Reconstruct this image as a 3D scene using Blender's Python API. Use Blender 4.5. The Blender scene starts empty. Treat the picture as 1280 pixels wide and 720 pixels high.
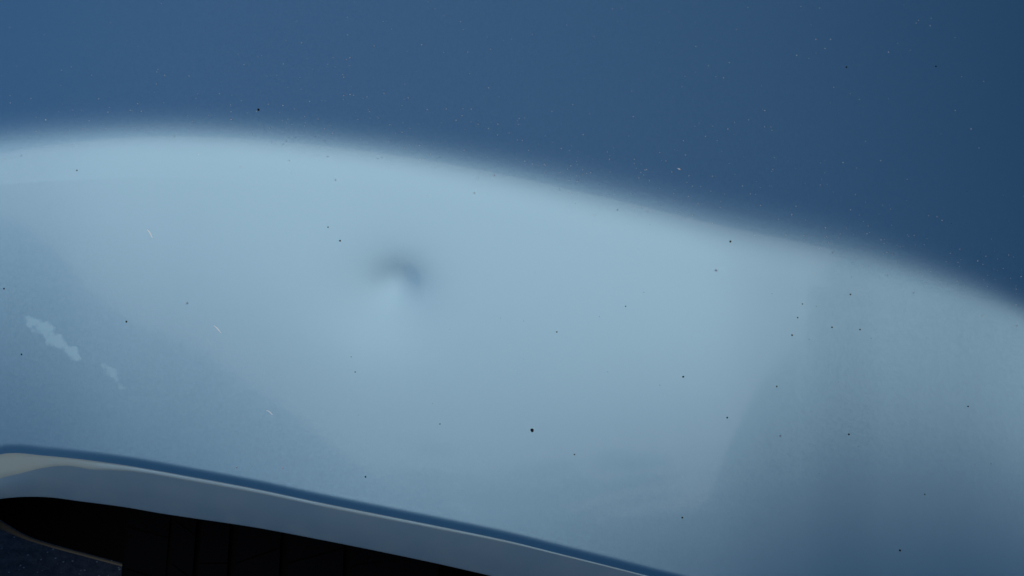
import bpy, bmesh, math, random
import numpy as np
from mathutils import Vector, Matrix
R = math.radians
C = bpy.context.scene.collection
sc = bpy.context.scene

K = dict(el=36.5, az=-0.8, en=1.5, dust=0.1, oz=6.98, low=33.6, cu=0.74, lat=0.0, left=0.53, leftd=0.70, up=54.5, upc=-18.0, rough=0.40, rlow=0.04, rcu=2.12, res=1.0, ang=43.0, coat=0.24, crough=0.05)
# ------------------------------------------------------------------ camera
TILT = 35.0
HFOV = 28.0
DIST = 1.203
P0 = Vector((0, 0, 0.86))
cam = bpy.data.cameras.new('camera')
cam_o = bpy.data.objects.new('camera', cam)
C.objects.link(cam_o)
cam.sensor_width = 36
cam.angle = R(HFOV)
cam.clip_start = 0.01
cam.clip_end = 2000
cam_o.location = P0 + Vector((0, -math.cos(R(TILT)), math.sin(R(TILT)))) * DIST
cam_o.rotation_euler = (R(90 - TILT), 0, 0)
sc.camera = cam_o

# ------------------------------------------------------------------ sky, sun, exposure
SUN_EL, SUN_AZ = K['el'], K['az']       # azimuth measured from behind the camera (-Y) towards the left (-X)
w = bpy.data.worlds.new('World'); sc.world = w; w.use_nodes = True
nt = w.node_tree
sky = nt.nodes.new('ShaderNodeTexSky')
sky.sky_type = 'NISHITA'; sky.sun_disc = False
sky.sun_elevation = R(SUN_EL)
sky.sun_rotation = R(180 + SUN_AZ)
sky.air_density = 1.0; sky.dust_density = K['dust']; sky.ozone_density = K['oz']
nt.links.new(sky.outputs[0], nt.nodes['Background'].inputs[0])
nt.nodes['Background'].inputs[1].default_value = 0.10
sun = bpy.data.lights.new('sun', 'SUN'); sun_o = bpy.data.objects.new('sun', sun); C.objects.link(sun_o)
sun.energy = K['en']; sun.angle = R(K['ang']); sun.color = (1, 0.95, 0.88)
sd = Vector((-math.sin(R(SUN_AZ)) * math.cos(R(SUN_EL)), -math.cos(R(SUN_AZ)) * math.cos(R(SUN_EL)), math.sin(R(SUN_EL))))
sun_o.rotation_euler = sd.to_track_quat('Z', 'Y').to_euler()
sc.view_settings.view_transform = 'Standard'
sc.view_settings.look = 'None'
sc.view_settings.exposure = -0.66
sc.view_settings.gamma = 1.0

# ------------------------------------------------------------------ helpers
def link(name, me, mat, parent=None):
    o = bpy.data.objects.new(name, me); C.objects.link(o)
    if mat: me.materials.append(mat)
    if parent: o.parent = parent
    return o

def grid_mesh(name, P, smooth=True):
    """P: (rows, cols, 3) array -> quad sheet"""
    r, c = P.shape[:2]
    v = P.reshape(-1, 3)
    i = np.arange(r * c).reshape(r, c)
    f = np.stack([i[:-1, :-1], i[:-1, 1:], i[1:, 1:], i[1:, :-1]], -1).reshape(-1, 4)
    me = bpy.data.meshes.new(name)
    me.from_pydata(v.tolist(), [], f.tolist())
    if smooth: me.polygons.foreach_set('use_smooth', [True] * len(me.polygons))
    me.update()
    return me

def mat(name):
    m = bpy.data.materials.new(name); m.use_nodes = True
    n = m.node_tree.nodes; b = n['Principled BSDF']
    return m, m.node_tree, n, m.node_tree.links, b

CAM = np.array(cam_o.location)
FX = 640 / math.tan(R(HFOV) / 2)
ct, st = math.cos(R(TILT)), math.sin(R(TILT))
RGT = np.array([1., 0, 0]); FWD = np.array([0, ct, -st]); UPV = np.array([0, st, ct])
def rays(px, py):
    px = np.asarray(px, float); py = np.asarray(py, float)
    return FWD + ((px - 640) / FX)[..., None] * RGT + ((360 - py) / FX)[..., None] * UPV
def proj(P):
    d = P - CAM
    z = d @ FWD
    return 640 + FX * (d @ RGT) / z, 360 - FX * (d @ UPV) / z

def smoothinterp(x, xs, ys):
    """monotone-ish cubic (Catmull) interpolation with linear extrapolation"""
    xs = np.asarray(xs, float); ys = np.asarray(ys, float)
    m = np.gradient(ys, xs)
    x = np.asarray(x, float)
    i = np.clip(np.searchsorted(xs, x) - 1, 0, len(xs) - 2)
    h = xs[i + 1] - xs[i]; t = (x - xs[i]) / h
    tc = np.clip(t, 0, 1)
    y = ((2*tc**3 - 3*tc**2 + 1) * ys[i] + (tc**3 - 2*tc**2 + tc) * h * m[i]
         + (-2*tc**3 + 3*tc**2) * ys[i + 1] + (tc**3 - tc**2) * h * m[i + 1])
    return y + np.where(t < 0, t * h * m[0], 0) + np.where(t > 1, (t - 1) * h * m[-1], 0)

# ------------------------------------------------------------------ the wing panel as a pressed sheet
# a = along the car, b = up the panel, height h along the mean normal
E0 = 42.0
NRM = np.array([0, -math.cos(R(E0)), math.sin(R(E0))])
BUP = np.array([0, math.sin(R(E0)), math.cos(R(E0))])
O0 = np.array(P0)
def on_plane(px, py, h=0.0):
    d = rays(px, py)
    t = ((O0 + 0 - CAM) @ NRM + h) / (d @ NRM)
    P = CAM + d * t[..., None]
    return (P - O0) @ RGT, (P - O0) @ BUP

# the pressed lines of the panel (photo pixels, carried onto the real surface)
CREASE = [(-900, 522), (-500, 291), (-200, 157), (-100, 137), (0, 124), (100, 118), (200, 116), (300, 120), (400, 128), (500, 139), (600, 154), (700, 171), (800, 191), (900, 214), (1000, 236), (1100, 265), (1200, 305), (1280, 343), (1400, 408), (1700, 562), (2100, 772)]
CWID = [(-500, 112), (0, 110), (300, 110), (500, 120), (600, 128), (750, 144), (850, 150), (1000, 148), (1100, 132), (1280, 96), (1700, 90)]
LIP = [(-900, 2200), (-500, 1350), (-300, 960), (-200, 780), (-120, 660), (-70, 606), (-30, 578), (0, 568), (60, 570), (100, 574), (160, 582), (240, 596), (320, 611), (400, 628), (480, 644), (560, 660), (640, 677), (700, 692),
       (760, 707), (815, 721), (900, 742), (1000, 768), (1280, 846), (1600, 950), (2100, 1140)]
FLT = [(-200, 16), (-60, 27), (0, 27), (20, 24), (50, 15), (85, 9), (110, 10), (160, 6.5), (240, 5.5), (320, 5), (560, 4.0), (640, 3.0), (1280, 3.0)]      # roll width
FLB = [(-900, 2260), (-500, 1410), (-300, 1020), (-200, 840), (-120, 722), (-70, 658), (-30, 630), (0, 623), (20, 621), (60, 621), (100, 626), (160, 634), (200, 641), (240, 647), (320, 659), (400, 674),
       (480, 690), (560, 707), (612, 719), (700, 741), (900, 790), (1280, 895), (1600, 1000), (2100, 1190)]
def px_curve(tab, x): return smoothinterp(x, [p[0] for p in tab], [p[1] for p in tab])

A_ = None
def curve_on(tab, hf):
    xs = np.linspace(tab[0][0], tab[-1][0], 500)
    ys = px_curve(tab, xs)
    a, b = on_plane(xs, ys, 0.0)
    for _ in range(8):
        h = hf(a, b)
        a, b = on_plane(xs, ys, h)
    return xs, a, b

def smooth01(t): t = np.clip(t, 0, 1); return t*t*t*(t*(t*6 - 15) + 10)

S = np.linspace(-1.2, 1.2, 2401)          # table coordinate
def build_h(ac, bc, wa, ww):
    """profile: base part depends on b only; the fall below the crease depends on distance to it"""
    def U(b):
        sl = -np.tan(np.radians((K['up'] + K['upc'] * (S - 0.05)) - E0))
        H = np.concatenate([[0], np.cumsum((sl[1:] + sl[:-1]) / 2 * np.diff(S))])
        H -= np.interp(0, S, H)
        return np.interp(b, S, H)
    def L(a, b):
        bcr = np.interp(a, ac, bc)
        wid = np.interp(a, wa, ww)
        d = (bcr - b)
        q = d / wid
        # integral of a smooth step: quintic, closed form
        qc = np.clip(q, 0, 1)
        I = qc**6 - 3*qc**5 + 2.5*qc**4 + np.where(q > 1, q - 1, 0)
        I = I * wid
        sp = lambda x, c, k=0.05: k * np.log1p(np.exp(np.clip((x - c) / k, -40, 40)))
        k1 = math.tan(R(K['up'] - E0)) - math.tan(R(K['low'] - E0)) - K['rlow'] * (sp(a, -0.1) - 0.1)
        out = -k1 * I
        # the door-like slow tumble of the side below
        dd = np.clip(d - wid, 0, None)
        out -= (0.5 * K['cu'] + K['rcu'] * (sp(a, -0.03) - 0.05)) * dd**2
        # the sheet tucks under towards its low left corner
        al_ = sp(-a, 0.04)
        out -= K['left'] * al_ * dd**2 + K['leftd'] * al_**2 * dd
        return np.where(d > 0, out, 0)
    return U, L

def flare(a, b, al, bl):
    """the small outward flare just above the arch lip"""
    q = b - np.interp(a, al, bl)
    f0 = 0.0070                      # reach of the flare above the lip
    t = np.clip(1 - q / f0, 0, 1.3)
    w_ = 0.75
    u = np.clip(t / w_, 0, 1)
    I = w_ * (u**6 - 3*u**5 + 2.5*u**4) + np.clip(t - w_, 0, None)
    return -0.37 * f0 * I * (0.72 + 0.28 * smooth01((a + 0.29) / 0.07))

DENTS = [(496, 351, 0.0086, 0.00090, 1.20), (484, 366, 0.021, 0.00115, 1.10)]
def lateral(a): return -0.22 * (0.05 * np.log1p(np.exp(np.clip((-a - 0.15) / 0.05, -40, 40))))**2 - 0.20 * (0.05 * np.log1p(np.exp(np.clip((a - 0.17) / 0.05, -40, 40))))**2

h_fn = lambda a, b: np.zeros_like(a)
ac = bc = al = bl = None
for it in range(7):
    xs, a1, b1 = curve_on(CREASE, h_fn)
    wpx = px_curve(CWID, xs)
    _, ta, tb = curve_on([(p[0], p[1] + 0.0) for p in CREASE], h_fn)
    # px -> metres across the surface, measured by a small step down
    a2, b2 = on_plane(xs, px_curve(CREASE, xs) + 10)
    a3, b3 = on_plane(xs, px_curve(CREASE, xs))
    scale = np.abs(b3 - b2) / 10
    xl, a4, b4 = curve_on(LIP, h_fn)
    order = np.argsort(a1); ac, bc, wa, ww = a1[order], b1[order], a1[order], (wpx * scale)[order]
    # smooth the crease curve
    o2 = np.argsort(a4); al, bl = a4[o2], b4[o2]
    U, L = build_h(ac, bc, wa, ww)
    hprev = h_fn
    def mk(U=U, L=L, al=al, bl=bl):
        def f(a, b): return U(b) + L(a, b) + lateral(a) + flare(a, b, al, bl)
        return f
    h_fn = mk()
dpos = []
for (x, y, s, D, k) in DENTS:
    a, b = on_plane(np.array([x]), np.array([y]))
    for _ in range(8): a, b = on_plane(np.array([x]), np.array([y]), h_fn(a, b))
    dpos.append((float(a[0]), float(b[0]), s, D, k))
def full_h(a, b):
    h = h_fn(a, b)
    for (x, y, s, D, k) in dpos:
        h = h - D * np.exp(-(((a - x) / k)**2 + (b - y)**2) / (2 * s * s))
    return h
def pt(a, b, off=0.0):
    h = full_h(a, b) + off
    return O0 + a[..., None] * RGT + b[..., None] * BUP + h[..., None] * NRM
def surf_at(px, py):
    px = np.atleast_1d(np.array(px, float)); py = np.atleast_1d(np.array(py, float))
    a, b = on_plane(px, py)
    for _ in range(10): a, b = on_plane(px, py, full_h(a, b))
    return a, b
def nrm_at(a, b, e=1e-4):
    du = pt(a + e, b) - pt(a - e, b); dv = pt(a, b + e) - pt(a, b - e)
    n = np.cross(du, dv); return n / np.linalg.norm(n, axis=-1, keepdims=True)

# ------------------------------------------------------------------ materials
def sky_glint(x0, y0, x1, y1, halfw, amp):
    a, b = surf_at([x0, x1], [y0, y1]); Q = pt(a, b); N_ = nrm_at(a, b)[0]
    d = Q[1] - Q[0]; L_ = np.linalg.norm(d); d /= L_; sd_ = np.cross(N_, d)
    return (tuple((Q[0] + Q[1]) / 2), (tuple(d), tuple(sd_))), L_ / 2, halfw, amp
SKY_GLINTS = [sky_glint(28, 393, 90, 440, 0.0045, 0.36), sky_glint(128, 460, 158, 484, 0.0030, 0.28)]  # bright sky gaps of the mirrored treeline, painted into the colour
PB = {}
def paint_material(dusty=0):
    """blue-silver metallic: aluminium flake over a blue pigment, thin clear coat"""
    m, t, n, l, b = mat('blue_silver_metallic_paint')
    b.inputs['Metallic'].default_value = 1.0
    b.inputs['Base Color'].default_value = (0.45, 0.675, 0.745, 1)
    b.inputs['Roughness'].default_value = K['rough']
    p = n.new('ShaderNodeBsdfPrincipled')
    p.inputs['Base Color'].default_value = (0.005, 0.345, 0.86, 1); p.inputs['Specular IOR Level'].default_value = 0.0
    p.inputs['Roughness'].default_value = 0.8
    for q in (b, p):
        q.inputs['Coat Weight'].default_value = K['coat']
        q.inputs['Coat Roughness'].default_value = K['crough']
        q.inputs['Coat IOR'].default_value = 1.5
    PB['q'] = (b, p)
    mx = n.new('ShaderNodeMixShader'); mx.inputs[0].default_value = 0.375
    l.new(b.outputs[0], mx.inputs[1]); l.new(p.outputs[0], mx.inputs[2])
    l.new(mx.outputs[0], n['Material Output'].inputs[0])
    if dusty:                                   # road film on the rolled lip
        m.name = 'road_filmed_paint'
        du = n.new('ShaderNodeBsdfPrincipled'); du.inputs['Roughness'].default_value = 0.9; du.inputs['Specular IOR Level'].default_value = 0.1
        tc = n.new('ShaderNodeTexCoord')
        nz = n.new('ShaderNodeTexNoise'); nz.inputs['Scale'].default_value = 60; nz.inputs['Detail'].default_value = 6; l.new(tc.outputs['Object'], nz.inputs['Vector'])
        mr = n.new('ShaderNodeMapRange'); mr.inputs['From Min'].default_value = 0.35; mr.inputs['From Max'].default_value = 0.68
        mr.inputs['To Min'].default_value = (0, 0.30, 0.46)[dusty]; mr.inputs['To Max'].default_value = (0, 0.38, 0.66)[dusty]; l.new(nz.outputs[0], mr.inputs['Value'])
        du.inputs['Base Color'].default_value = (0.56, 0.68, 0.64, 1)
        sx_ = n.new('ShaderNodeSeparateXYZ'); l.new(tc.outputs['Object'], sx_.inputs[0])
        le = n.new('ShaderNodeMapRange'); le.inputs['From Min'].default_value = -0.225; le.inputs['From Max'].default_value = -0.285
        le.inputs['To Min'].default_value = 0; le.inputs['To Max'].default_value = (0, 0.0, 0.40)[dusty]; l.new(sx_.outputs['X'], le.inputs['Value'])
        ad0 = n.new('ShaderNodeMath'); ad0.operation = 'ADD'; l.new(mr.outputs[0], ad0.inputs[0]); l.new(le.outputs[0], ad0.inputs[1])
        m2 = n.new('ShaderNodeMixShader'); l.new(ad0.outputs[0], m2.inputs[0]); l.new(mx.outputs[0], m2.inputs[1]); l.new(du.outputs[0], m2.inputs[2])
        l.new(m2.outputs[0], n['Material Output'].inputs[0])
    if not dusty:
        # thin uneven dust film and two painted-in sky reflections low on the left
        tc = n.new('ShaderNodeTexCoord')
        nz = n.new('ShaderNodeTexNoise'); nz.inputs['Scale'].default_value = 14; nz.inputs['Detail'].default_value = 8; nz.inputs['Roughness'].default_value = 0.7
        l.new(tc.outputs['Object'], nz.inputs['Vector'])
        mr = n.new('ShaderNodeMapRange'); mr.inputs['From Min'].default_value = 0.35; mr.inputs['From Max'].default_value = 0.75
        mr.inputs['To Min'].default_value = 0.0; mr.inputs['To Max'].default_value = 0.008; l.new(nz.outputs[0], mr.inputs['Value'])
        fine = n.new('ShaderNodeTexNoise'); fine.inputs['Scale'].default_value = 900; fine.inputs['Detail'].default_value = 2
        l.new(tc.outputs['Object'], fine.inputs['Vector'])
        fm = n.new('ShaderNodeMapRange'); fm.inputs['From Min'].default_value = 0.60; fm.inputs['From Max'].default_value = 0.78
        fm.inputs['To Min'].default_value = 0.0; fm.inputs['To Max'].default_value = 0.04; l.new(fine.outputs[0], fm.inputs['Value'])
        total = n.new('ShaderNodeMath'); total.operation = 'ADD'; l.new(mr.outputs[0], total.inputs[0]); l.new(fm.outputs[0], total.inputs[1])
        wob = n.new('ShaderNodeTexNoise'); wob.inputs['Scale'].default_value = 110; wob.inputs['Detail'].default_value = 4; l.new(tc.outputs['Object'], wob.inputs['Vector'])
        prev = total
        for (cx, cy), ex, ey, amp in SKY_GLINTS:
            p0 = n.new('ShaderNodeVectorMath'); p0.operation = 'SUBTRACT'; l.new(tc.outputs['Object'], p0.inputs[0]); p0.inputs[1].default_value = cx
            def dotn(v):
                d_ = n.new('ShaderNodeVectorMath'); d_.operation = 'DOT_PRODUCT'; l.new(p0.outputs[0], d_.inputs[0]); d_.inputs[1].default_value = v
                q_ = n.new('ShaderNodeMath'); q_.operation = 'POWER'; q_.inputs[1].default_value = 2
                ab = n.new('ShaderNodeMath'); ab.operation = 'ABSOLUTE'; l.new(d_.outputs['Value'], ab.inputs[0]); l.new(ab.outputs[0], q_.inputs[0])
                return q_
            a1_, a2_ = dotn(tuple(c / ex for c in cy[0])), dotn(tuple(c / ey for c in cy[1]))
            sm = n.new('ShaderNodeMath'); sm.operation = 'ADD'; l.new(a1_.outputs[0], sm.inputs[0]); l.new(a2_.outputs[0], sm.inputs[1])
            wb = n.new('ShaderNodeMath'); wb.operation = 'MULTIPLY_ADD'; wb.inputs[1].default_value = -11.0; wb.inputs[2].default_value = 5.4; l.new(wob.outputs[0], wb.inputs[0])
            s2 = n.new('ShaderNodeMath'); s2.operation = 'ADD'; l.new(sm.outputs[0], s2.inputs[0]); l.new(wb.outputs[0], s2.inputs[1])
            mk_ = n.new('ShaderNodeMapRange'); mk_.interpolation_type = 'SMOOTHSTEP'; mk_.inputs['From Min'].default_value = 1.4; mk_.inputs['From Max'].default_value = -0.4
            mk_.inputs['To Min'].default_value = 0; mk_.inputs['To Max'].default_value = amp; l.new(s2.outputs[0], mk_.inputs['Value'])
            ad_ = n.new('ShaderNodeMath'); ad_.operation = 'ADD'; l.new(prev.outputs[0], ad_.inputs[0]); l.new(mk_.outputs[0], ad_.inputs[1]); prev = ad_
        film_and_glint = n.new('ShaderNodeBsdfPrincipled'); film_and_glint.inputs['Metallic'].default_value = 1.0; film_and_glint.inputs['Base Color'].default_value = (0.58, 0.90, 1.0, 1); film_and_glint.inputs['Roughness'].default_value = 0.42  # pale tone shared by the dust film and the painted sky reflections
        m3 = n.new('ShaderNodeMixShader'); l.new(prev.outputs[0], m3.inputs[0]); l.new(mx.outputs[0], m3.inputs[1]); l.new(film_and_glint.outputs[0], m3.inputs[2])
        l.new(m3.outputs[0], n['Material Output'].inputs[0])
        # orange peel in the clear coat
        op = n.new('ShaderNodeTexNoise'); op.inputs['Scale'].default_value = 260; op.inputs['Detail'].default_value = 1; l.new(tc.outputs['Object'], op.inputs['Vector'])
        bp = n.new('ShaderNodeBump'); bp.inputs['Strength'].default_value = 0.12; bp.inputs['Distance'].default_value = 0.00006; l.new(op.outputs[0], bp.inputs['Height'])
        l.new(bp.outputs[0], b.inputs['Coat Normal']); l.new(bp.outputs[0], p.inputs['Coat Normal'])
    # flake sparkle: a very fine scatter of the flake normals
    tc = n.new('ShaderNodeTexCoord'); vo = n.new('ShaderNodeTexVoronoi'); vo.inputs['Scale'].default_value = 1400
    l.new(tc.outputs['Object'], vo.inputs['Vector'])
    sub = n.new('ShaderNodeVectorMath'); sub.operation = 'SUBTRACT'; sub.inputs[1].default_value = (.5, .5, .5)
    l.new(vo.outputs['Color'], sub.inputs[0])
    sc_ = n.new('ShaderNodeVectorMath'); sc_.operation = 'SCALE'; sc_.inputs['Scale'].default_value = 0.022
    l.new(sub.outputs[0], sc_.inputs[0])
    ge = n.new('ShaderNodeNewGeometry')
    ad = n.new('ShaderNodeVectorMath'); ad.operation = 'ADD'
    l.new(ge.outputs['Normal'], ad.inputs[0]); l.new(sc_.outputs[0], ad.inputs[1])
    no = n.new('ShaderNodeVectorMath'); no.operation = 'NORMALIZE'; l.new(ad.outputs[0], no.inputs[0])
    l.new(no.outputs[0], b.inputs['Normal'])
    PB['mx'] = mx; PB['f'] = sc_
    return m
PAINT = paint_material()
BEAD_PAINT = paint_material(2)
LIP_PAINT = paint_material(1)
def plain(name, col, rough=0.8, spec=0.3, metal=0.0):
    m, t, n, l, b = mat(name)
    b.inputs['Base Color'].default_value = (*col, 1); b.inputs['Roughness'].default_value = rough
    b.inputs['Specular IOR Level'].default_value = spec; b.inputs['Metallic'].default_value = metal
    return m
RUBBER = plain('tyre_rubber', (0.0035, 0.004, 0.006), 0.9, 0.1)
LINER = plain('black_arch_liner', (0.004, 0.004, 0.005), 0.9, 0.1)
TRIM = plain('tan_plastic_edge', (0.17, 0.17, 0.145), 0.6)

# ------------------------------------------------------------------ ground
m, t, n, l, b = mat('asphalt')
tc = n.new('ShaderNodeTexCoord'); nz = n.new('ShaderNodeTexNoise'); nz.inputs['Scale'].default_value = 90; nz.inputs['Detail'].default_value = 5; nz.inputs['Roughness'].default_value = 0.7
l.new(tc.outputs['Object'], nz.inputs['Vector'])
cr = n.new('ShaderNodeValToRGB'); l.new(nz.outputs[0], cr.inputs[0])
cr.color_ramp.elements[0].position = 0.35; cr.color_ramp.elements[1].position = 0.75
cr.color_ramp.elements[0].color = (0.08, 0.10, 0.13, 1); cr.color_ramp.elements[1].color = (0.25, 0.26, 0.27, 1)
vo = n.new('ShaderNodeTexVoronoi'); vo.inputs['Scale'].default_value = 190; l.new(tc.outputs['Object'], vo.inputs['Vector'])
lt = n.new('ShaderNodeMapRange'); lt.inputs['From Min'].default_value = 0.26; lt.inputs['From Max'].default_value = 0.18; l.new(vo.outputs['Distance'], lt.inputs['Value'])
wn = n.new('ShaderNodeSeparateColor'); l.new(vo.outputs['Color'], wn.inputs[0])
gt = n.new('ShaderNodeMath'); gt.operation = 'GREATER_THAN'; gt.inputs[1].default_value = 0.62; l.new(wn.outputs[0], gt.inputs[0])
mu = n.new('ShaderNodeMath'); mu.operation = 'MULTIPLY'; l.new(gt.outputs[0], mu.inputs[0]); l.new(lt.outputs[0], mu.inputs[1])
mc = n.new('ShaderNodeMix'); mc.data_type = 'RGBA'; l.new(mu.outputs[0], mc.inputs[0]); l.new(cr.outputs[0], mc.inputs[6]); mc.inputs[7].default_value = (0.6, 0.65, 0.7, 1)
l.new(mc.outputs[2], b.inputs['Base Color']); b.inputs['Roughness'].default_value = 0.9
bp = n.new('ShaderNodeBump'); bp.inputs['Strength'].default_value = 0.5; bp.inputs['Distance'].default_value = 0.003
l.new(nz.outputs[0], bp.inputs['Height']); l.new(bp.outputs[0], b.inputs['Normal'])
g = link('ground', grid_mesh('ground', np.array([[[-600, -600, 0], [600, -600, 0]], [[-600, 600, 0], [600, 600, 0]]], float), False), m)
g['kind'] = 'structure'

# ------------------------------------------------------------------ what the paint mirrors: a wall added unseen to darken the right, a wood behind the viewer
def prism(name, pts, off, mt, parent=None):
    """closed prism: outline pts (3D, planar) pushed along off"""
    bm = bmesh.new(); off = Vector(off)
    fa = [bm.verts.new(p) for p in pts]; fb = [bm.verts.new(Vector(p) + off) for p in pts]
    bm.faces.new(fa); bm.faces.new(fb[::-1])
    for i in range(len(pts)): bm.faces.new((fa[i], fa[(i + 1) % len(pts)], fb[(i + 1) % len(pts)], fb[i]))
    bmesh.ops.recalc_face_normals(bm, faces=bm.faces)
    me = bpy.data.meshes.new(name); bm.to_mesh(me); bm.free()
    return link(name, me, mt, parent)
mw, t, n, l, b = mat('standin_grey')
nz = n.new('ShaderNodeTexNoise'); nz.inputs['Scale'].default_value = 3; cr = n.new('ShaderNodeValToRGB'); l.new(nz.outputs[0], cr.inputs[0])
cr.color_ramp.elements[0].color = (0.10, 0.105, 0.11, 1); cr.color_ramp.elements[1].color = (0.16, 0.16, 0.16, 1)
l.new(cr.outputs[0], b.inputs['Base Color']); b.inputs['Roughness'].default_value = 0.9
o = bpy.data.objects.new('reflection_standin', None); C.objects.link(o)  # unseen mass added so its outline darkens the mirrored paint
prism('standin_wall', [(x, y, -0.1) for x, y in [(.42, -6.8), (.82, -3.63), (1.12, -1.96), (1.29, -1.48), (1.36, -1.45), (1.43, -1.41), (1.48, -1.37), (1.5, -1.27), (1.52, -1.0), (1.9, 2.5), (6, 2.5), (6, -6.8)]], (0, 0, 6.4), mw, o)
prism('standin_gable', [(x, -6.81, z) for x, z in [(-.85, -.1), (-.72, 2.36), (-.57, 3.23), (-.01, 4.63), (.11, 5.19), (.28, 5.96), (3.2, 6.2), (3.2, -.1)]], (0, -1.2, 0), mw, o)
prism('standin_slab', [(x, y, 6.304) for x, y in [(.62, -.9), (.57, -1.0), (.56, -1.275), (.56, -1.29), (.6, -1.32), (.65, -1.34), (.865, -1.346), (1.03, -1.343), (1.18, -1.335), (1.26, -1.32), (1.50, -1.307), (1.9, -1.29), (1.9, -.9)]], (0, 0, .12), mw, o)  # invented overhead slab, outlined to give a dark curved reflection
o['label'] = 'plain grey building added out of view, mirrored as the darker right end of the blue paint'; o['category'] = 'reflection_standin'
ml, t, n, l, b = mat('foliage')
b.inputs['Base Color'].default_value = (0.045, 0.06, 0.03, 1); b.inputs['Roughness'].default_value = 0.8
rt = random.Random(4); V = []; F = []
for k in range(170):                                               # crowns of a wood 40 m behind the viewer
    az = R(-50 + 110 * k / 169 + rt.uniform(-.3, .3)); dd = 40 + rt.uniform(-3, 3)
    topz = 0.8 + dd * math.tan(R(float(np.interp(math.degrees(az), [-50, 0, 9, 11, 12, 13, 14, 15, 17, 20, 60], [15, 15, 15, 17, 20, 19.5, 17.5, 16.5, 15.5, 15.5, 15])) + rt.uniform(-1.2, 1.0)))
    c = Vector((-math.sin(az) * dd, -math.cos(az) * dd, 0))
    for _ in range(46):
        zz = topz * (1 - rt.random() ** 1.6 * 0.95); r0 = rt.uniform(0.25, 0.6) * (1.3 - 0.6 * zz / topz) * 1.5
        p = c + Vector((rt.gauss(0, .9), rt.gauss(0, .9), zz)); B = len(V)
        pts = [Vector((1, 0, 0)), Vector((-1, 0, 0)), Vector((0, 1, 0)), Vector((0, -1, 0)), Vector((0, 0, .8)), Vector((0, 0, -.8))]
        V += [tuple(p + q_ * r0 * rt.uniform(.7, 1.3)) for q_ in pts]
        for f in ((0, 2, 4), (2, 1, 4), (1, 3, 4), (3, 0, 4), (2, 0, 5), (1, 2, 5), (3, 1, 5), (0, 3, 5)): F.append(tuple(B + i for i in f))
me = bpy.data.meshes.new('treeline'); me.from_pydata(V, [], F); me.update()
o = link('treeline', me, ml); o['kind'] = 'stuff'

# ------------------------------------------------------------------ the car
car = bpy.data.objects.new('car', None); C.objects.link(car); car.location = (0, 0, 0)
car['label'] = 'blue metallic car wing with a small round dent above its wheel arch'
car['category'] = 'car'

# panel sheet: columns follow a, rows run from the lip up
a_cols = np.concatenate([np.linspace(-1.0, -0.42, 60)[:-1], np.linspace(-0.42, 0.42, int(640 * K['res'])), np.linspace(0.42, 1.0, 60)[1:]])
lipb = np.interp(a_cols, al, bl)
q = np.concatenate([np.linspace(0, 0.016, 40)[:-1], np.linspace(0.016, 0.40, int(460 * K['res'])), np.linspace(0.40, 0.75, 30)[1:]])
AA = np.repeat(a_cols[None], len(q), 0)
BB = lipb[None] + q[:, None]
top = 0.42
BB = np.minimum(lipb[None] + q[:, None] * np.maximum((top - lipb[None]) / q[-1], 0.05), 10)
PP = pt(AA, BB)
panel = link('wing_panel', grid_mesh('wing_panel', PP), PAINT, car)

# bonnet and bulkhead close the car behind the wing
tp = PP[-1]; tg = PP[-1] - PP[-2]; tg /= np.linalg.norm(tg, axis=-1, keepdims=True)
brows = [tp]; cur = tp.copy(); e_b = np.arctan2(tg[:, 2], tg[:, 1])
for k in range(1, 25):
    th = e_b + (R(3) - e_b) * min(k / 10, 1); cur = cur + np.stack([0 * th, np.cos(th), np.sin(th)], -1) * 0.045; brows.append(cur.copy())
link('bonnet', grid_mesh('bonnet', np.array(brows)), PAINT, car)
bk_ = brows[-1]
link('bulkhead', grid_mesh('bulkhead', np.array([bk_ * [1, 1, 0] + [0, 0, z] for z in (0.02, 0.4, 0.8)] + [bk_ - [0, 0, .002]])), LINER, car)

# rolled lip and flange, continuing from the lip line
lipP = PP[0]
lipx, lipy = proj(lipP)
roll_px = px_curve(FLT, lipx)
# tangent of the sheet at the lip, pointing down
tang = PP[0] - PP[1]; tang /= np.linalg.norm(tang, axis=-1, keepdims=True)
e_start = np.degrees(np.arctan2(-tang[:, 1], -tang[:, 2]))     # not used for shape, kept for checking
# quarter roll in the YZ plane from the sheet direction to the flange direction
ang0 = np.arctan2(tang[:, 2], tang[:, 1])                       # direction angle in the y-z plane
ang1 = R(-82 + 360) if False else None
END = R(-95)
rows = [lipP]
NR = 22
depth = (lipP - CAM) @ FWD
m_per_px = depth / FX
a0 = np.where(ang0 > 0, ang0 - 2 * math.pi, ang0)               # about -150..-120 deg
roll_len = roll_px * m_per_px * 1.15
cur = lipP.copy()
E_HOLD = R(-(90 + 34))
prof = [(0, 0), (0.12, 0.5), (0.25, 1.0), (0.72, 1.25), (0.9, 1.8), (1.0, 2.0)]
for k in range(1, NR + 1):
    v_ = np.interp((k - 0.5) / NR, [p[0] for p in prof], [p[1] for p in prof])
    th = a0 + (E_HOLD - a0) * min(v_, 1) + (END - E_HOLD) * max(v_ - 1, 0)
    cur = cur + np.stack([np.zeros_like(th), np.cos(th), np.sin(th)], -1) * (roll_len / NR)[:, None]
    rows.append(cur.copy())
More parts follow.
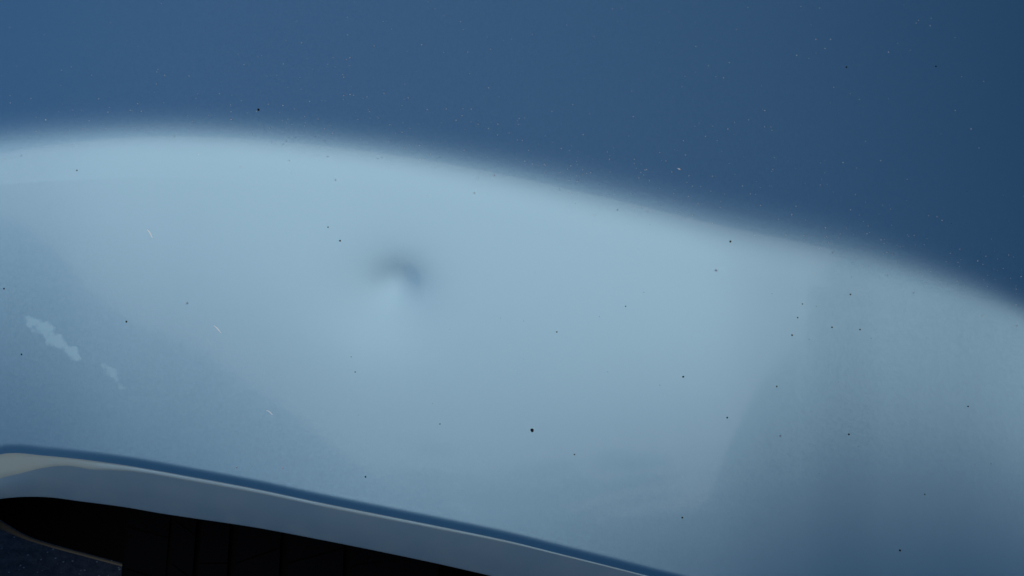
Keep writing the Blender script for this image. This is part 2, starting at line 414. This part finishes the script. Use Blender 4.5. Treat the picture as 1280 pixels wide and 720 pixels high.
# flat flange down to its bottom edge seen in the photo
fl_dir = np.stack([np.zeros(len(a_cols)), np.full(len(a_cols), math.cos(END)), np.full(len(a_cols), math.sin(END))], -1)
lo = np.zeros(len(a_cols)); hi = np.full(len(a_cols), 0.12)
for _ in range(40):
    mid = (lo + hi) / 2
    X, Y = proj(cur + fl_dir * mid[:, None])
    less = Y < px_curve(FLB, X)
    lo = np.where(less, mid, lo); hi = np.where(less, hi, mid)
flen = np.clip(lo, 0.012, 0.06)
for k in range(1, 13):
    u = k / 12
    bow = 0.0012 * math.sin(u * math.pi)
    rows.append(cur + fl_dir * (flen * u)[:, None] + np.array([0, -1., 0]) * bow)
edge = rows[-1]
for k in range(1, 6):                                            # folded hem
    th = k / 5 * math.pi
    rows.append(edge + np.array([0, 0.0010 * (1 - math.cos(th)), -0.0010 * math.sin(th)]))
back = rows[-1]
rows.append(back + np.array([0, 0.001, 0.02]))
link('lip_bead', grid_mesh('lip_bead', np.array(rows[:NR + 1][::-1])), BEAD_PAINT, car)
flange = link('arch_flange', grid_mesh('arch_flange', np.array(rows[NR:][::-1])), LIP_PAINT, car)


# ------------------------------------------------------------------ wheel well: tan edge strip, black liner, tyre
Y0 = float(np.interp(-0.15, lipP[:, 0], lipP[:, 1])); Z0 = float(np.interp(-0.15, edge[:, 0], edge[:, 2]))
def at_y(px, py, Y):
    d = rays(px, py); t = (Y - CAM[1]) / d[..., 1]
    return CAM + d * t[..., None]
STRIP = [(-500, 330), (-200, 545), (-100, 600), (-50, 630), (0, 656), (30, 671), (60, 681), (100, 692), (160, 708), (300, 742), (600, 815), (1300, 980)]
sx = np.concatenate([np.linspace(-500, 200, 120), np.linspace(200, 1300, 40)[1:]])
sy = px_curve(STRIP, sx)
sw = np.interp(sx, [-200, 0, 25, 45, 160, 400], [22, 10, 5, 2.6, 2.2, 2.2])
YS = Y0 + 0.17
up_ = at_y(sx, sy - sw / 2 , YS); dn_ = at_y(sx, sy + sw / 2, YS)
srows = []
for k in range(0, 9):
    th = k / 8 * math.pi
    mid = (up_ + dn_) / 2; half = (up_ - dn_) / 2
    srows.append(mid + half * math.cos(th) + np.array([0, -1., 0]) * 0.0015 * math.sin(th))
strip = link('liner_edge', grid_mesh('liner_edge', np.array(srows[::-1])), TRIM, car)
# liner loft
cols = len(sx)
bx_ = np.interp(sx, *(lambda o: (proj(back[o])[0], np.arange(len(back))[o]))(np.argsort(proj(back)[0])))
ii = np.clip(bx_, 0, len(back) - 1); i0 = np.floor(ii).astype(int); i1 = np.minimum(i0 + 1, len(back) - 1)
bk = back[i0] + (back[i1] - back[i0]) * (ii - i0)[:, None]
lrows = []
for k in range(0, 25):
    u = k / 24
    p = bk + np.array([0, 0.002, 0.015]) + (up_ + np.array([0, 0.001, 0]) - bk - np.array([0, 0.002, 0.015])) * u
    bow = math.sin(u * math.pi) ** 0.8
    lrows.append(p + np.array([0, 0.20, 0.05]) * bow)
liner = link('wheel_arch_liner', grid_mesh('wheel_arch_liner', np.array(lrows)), LINER, car)

# tyre seen tread-on, its left shoulder just inside the opening
TR, TW = 0.325, 0.215
TX0 = float(at_y(np.array([161.]), np.array([690.]), Y0 + 0.10)[0, 0])
TC = np.array([TX0 + TW / 2, Y0 + 0.235, Z0 - 0.055 - TR])
def lathe(name, prof, mt, parent, n=128, close=False):
    a = np.linspace(0, 2 * math.pi, n + 1)
    Pq = np.array([[(x, r * math.cos(t), r * math.sin(t)) for t in a] for x, r in prof])
    o = link(name, grid_mesh(name, Pq), mt, parent); return o
hw = TW / 2
tyre = lathe('tyre', [(-hw + .02, .205), (-hw - .004, .225), (-hw - .010, .26), (-hw - .004, .298), (-hw + .006, .311), (-hw + .02, .3165), (0, .3175), (hw - .02, .3165),
                      (hw - .006, .311), (hw + .004, .298), (hw + .010, .26), (hw + .004, .225), (hw - .02, .205)], RUBBER, car)
tyre.location = TC
ribs = [(-hw + .001, -hw + .030), (-hw + .034, -hw + .049), (-hw + .053, -hw + .072), (-hw + .078, -hw + .107), (-hw + .113, -hw + .150), (-hw + .156, hw - .001)]
for ri, (xa, xb) in enumerate(ribs):
    NB = 66
    V = []; F = []
    for k in range(NB):
        t0 = k / NB * 2 * math.pi; t1 = t0 + 2 * math.pi / NB * 0.965
        sk = (0.35 if ri < 2 else -0.35 if ri > 2 else 0.0) * 2 * math.pi / NB
        ro = TR - (0.005 if ri in (0, 5) else 0.0)
        base_i = len(V)
        for (x, sft) in ((xa, 0), (xb, sk)):
            edge_drop = 0.006 if (ri == 0 and x == xa) or (ri == 5 and x == xb) else 0
            for t in (t0, t1):
                for rr in (0.310, ro - edge_drop):
                    V.append((x, rr * math.cos(t + sft), rr * math.sin(t + sft)))
        B = base_i      # order: x,t,r
        idx = lambda i, j, m_: B + i * 4 + j * 2 + m_
        F += [(idx(0,0,1), idx(1,0,1), idx(1,1,1), idx(0,1,1)), (idx(0,0,0), idx(0,0,1), idx(0,1,1), idx(0,1,0)), (idx(1,0,0), idx(1,1,0), idx(1,1,1), idx(1,0,1)),
              (idx(0,0,0), idx(1,0,0), idx(1,0,1), idx(0,0,1)), (idx(0,1,0), idx(0,1,1), idx(1,1,1), idx(1,1,0))]
    me = bpy.data.meshes.new('tread_rib'); me.from_pydata(V, [], F); me.update()
    rb = link('tread_rib', me, RUBBER, tyre)
rim = lathe('rim', [(-hw + .02, .205), (-hw + .03, .19), (-.02, .18), (.02, .06), (.02, .001)], plain('dull_alloy', (.2, .2, .2), .5, .5, .8), car, 64)
rim.location = TC

# ------------------------------------------------------------------ dust, chips and scratches on the clear coat
DARK = plain('dark_grit', (0.01, 0.012, 0.015), 0.9)
PALE = plain('bright_bare_metal', (0.9, 0.95, 0.97), 0.5, 0.5, 1.0)
rng = np.random.RandomState(7)
def dome(V, F, c, n, r, hgt, asp=1.0, ang=0.0):
    t = np.cross(n, [1, 0, 0]); t /= np.linalg.norm(t); s = np.cross(n, t)
    u = math.cos(ang) * s + math.sin(ang) * t; v = -math.sin(ang) * s + math.cos(ang) * t
    B = len(V); N = 8
    for ring, (rr, hh) in enumerate(((1.0, 0.0), (0.7, 0.7))):
        for k in range(N):
            jit = 0.8 + 0.4 * rng.rand()
            a = 2 * math.pi * k / N
            V.append(tuple(c + (u * math.cos(a) * r * asp + v * math.sin(a) * r) * rr * jit + n * (hgt * hh - 0.00002)))
    V.append(tuple(c + n * hgt))
    for k in range(N):
        k2 = (k + 1) % N
        F.append((B + k, B + k2, B + N + k2, B + N + k)); F.append((B + N + k, B + N + k2, B + 2 * N))
PXM = 0.6 / 1280
def specks(name, items, mt, stuff=True):
    V = []; F = []
    px = np.array([i[0] for i in items], float); py = np.array([i[1] for i in items], float)
    a, b = surf_at(px, py); Pp = pt(a, b); Nn = nrm_at(a, b)
    for k, it in enumerate(items):
        dome(V, F, Pp[k], Nn[k], it[2] * PXM, min(it[2] * PXM * 0.5, 0.0006), it[3] if len(it) > 3 else 1.0, it[4] if len(it) > 4 else 0.0)
    me = bpy.data.meshes.new(name); me.from_pydata(V, [], F); me.update()
    o = link(name, me, mt, car)
    if stuff: o['kind'] = 'stuff'
    return o
dark = [(323, 137, 1.7), (665, 538, 2.3), (158, 402, 1.4), (96, 213, 1.0), (5, 361, 1.2), (27, 443, 1.3), (444, 465, 1.0), (913, 302, 1.4), (854, 471, 1.4), (909, 522, 1.2),
        (1061, 543, 1.3), (853, 647, 1.3), (1125, 688, 1.5), (1040, 409, 1.1), (990, 419, 1.2), (997, 397, 1.0), (1075, 412, 1.0), (1210, 508, 1.1), (425, 301, 1.2), (696, 415, 1.0),
        (718, 568, 1.0), (1063, 368, 1.1), (1003, 380, .9), (782, 383, .9), (410, 284, 1.0), (550, 530, .9), (1156, 618, 1.0), (971, 483, 1.0), (457, 596, 1.2), (1170, 83, 1.2), (1058, 84, 1.2), (439, 446, .8)]
for _ in range(30): dark.append((rng.uniform(380, 1270), rng.uniform(230, 600), rng.uniform(.3, .55)))
pale = [(895, 338, 1.6), (762, 199, 1.2), (849, 211, 1.4, 2.0, 0.3), (975, 545, 1.4), (289, 149, 1.3), (177, 139, 1.2), (296, 584, 1.2), (353, 585, 1.2), (234, 379, 1.2), (1111, 65, 1.3), (1020, 49, 1.2), (996, 69, 1.2),
        (956, 138, 1.2), (1054, 203, 1.2), (1214, 161, 1.2), (1194, 138, 1.1), (910, 161, 1.1), (799, 222, 1.2), (722, 226, 1.2)]
for _ in range(620):
    x = rng.uniform(0, 1280); y0 = np.interp(x, [p[0] for p in CREASE], [p[1] for p in CREASE])
    y = y0 + rng.normal(25, 28) if rng.rand() < 0.72 else rng.uniform(0, y0)
    if x < 350 and rng.rand() < .5: continue
    if 2 < y < 700: pale.append((x, y, rng.uniform(.4, 1.0)))
specks('dark_grit_specks', dark, DARK)
specks('pale_dust_specks', pale, PALE)
for (x0, y0, x1, y1, wd) in ((184, 287, 191, 297, 0.7), (267, 407, 277, 416, 0.7), (333, 513, 341, 518, 0.65)):
    V = []; F = []
    L_ = math.hypot(x1 - x0, y1 - y0)
    a, b = surf_at([x0, x1], [y0, y1]); Pp = pt(a, b); Nn = nrm_at(a, b)
    d = Pp[1] - Pp[0]; ln = np.linalg.norm(d); d /= ln; nn = Nn[0]; sv = np.cross(nn, d)
    for k in range(7):
        u = k / 6; wdt = wd * PXM * (0.35 + 0.65 * math.sin(math.pi * min(max(u, .08), .92)))
        c = Pp[0] + (Pp[1] - Pp[0]) * u + sv * PXM * 0.5 * math.sin(u * 5)
        V += [tuple(c - sv * wdt + nn * 2e-5), tuple(c + nn * 0.00004), tuple(c + sv * wdt + nn * 2e-5)]
    for k in range(6):
        B = 3 * k; F += [(B, B + 1, B + 4, B + 3), (B + 1, B + 2, B + 5, B + 4)]
    me = bpy.data.meshes.new('scratch'); me.from_pydata(V, [], F); me.update()
    link('scratch', me, PALE, car)
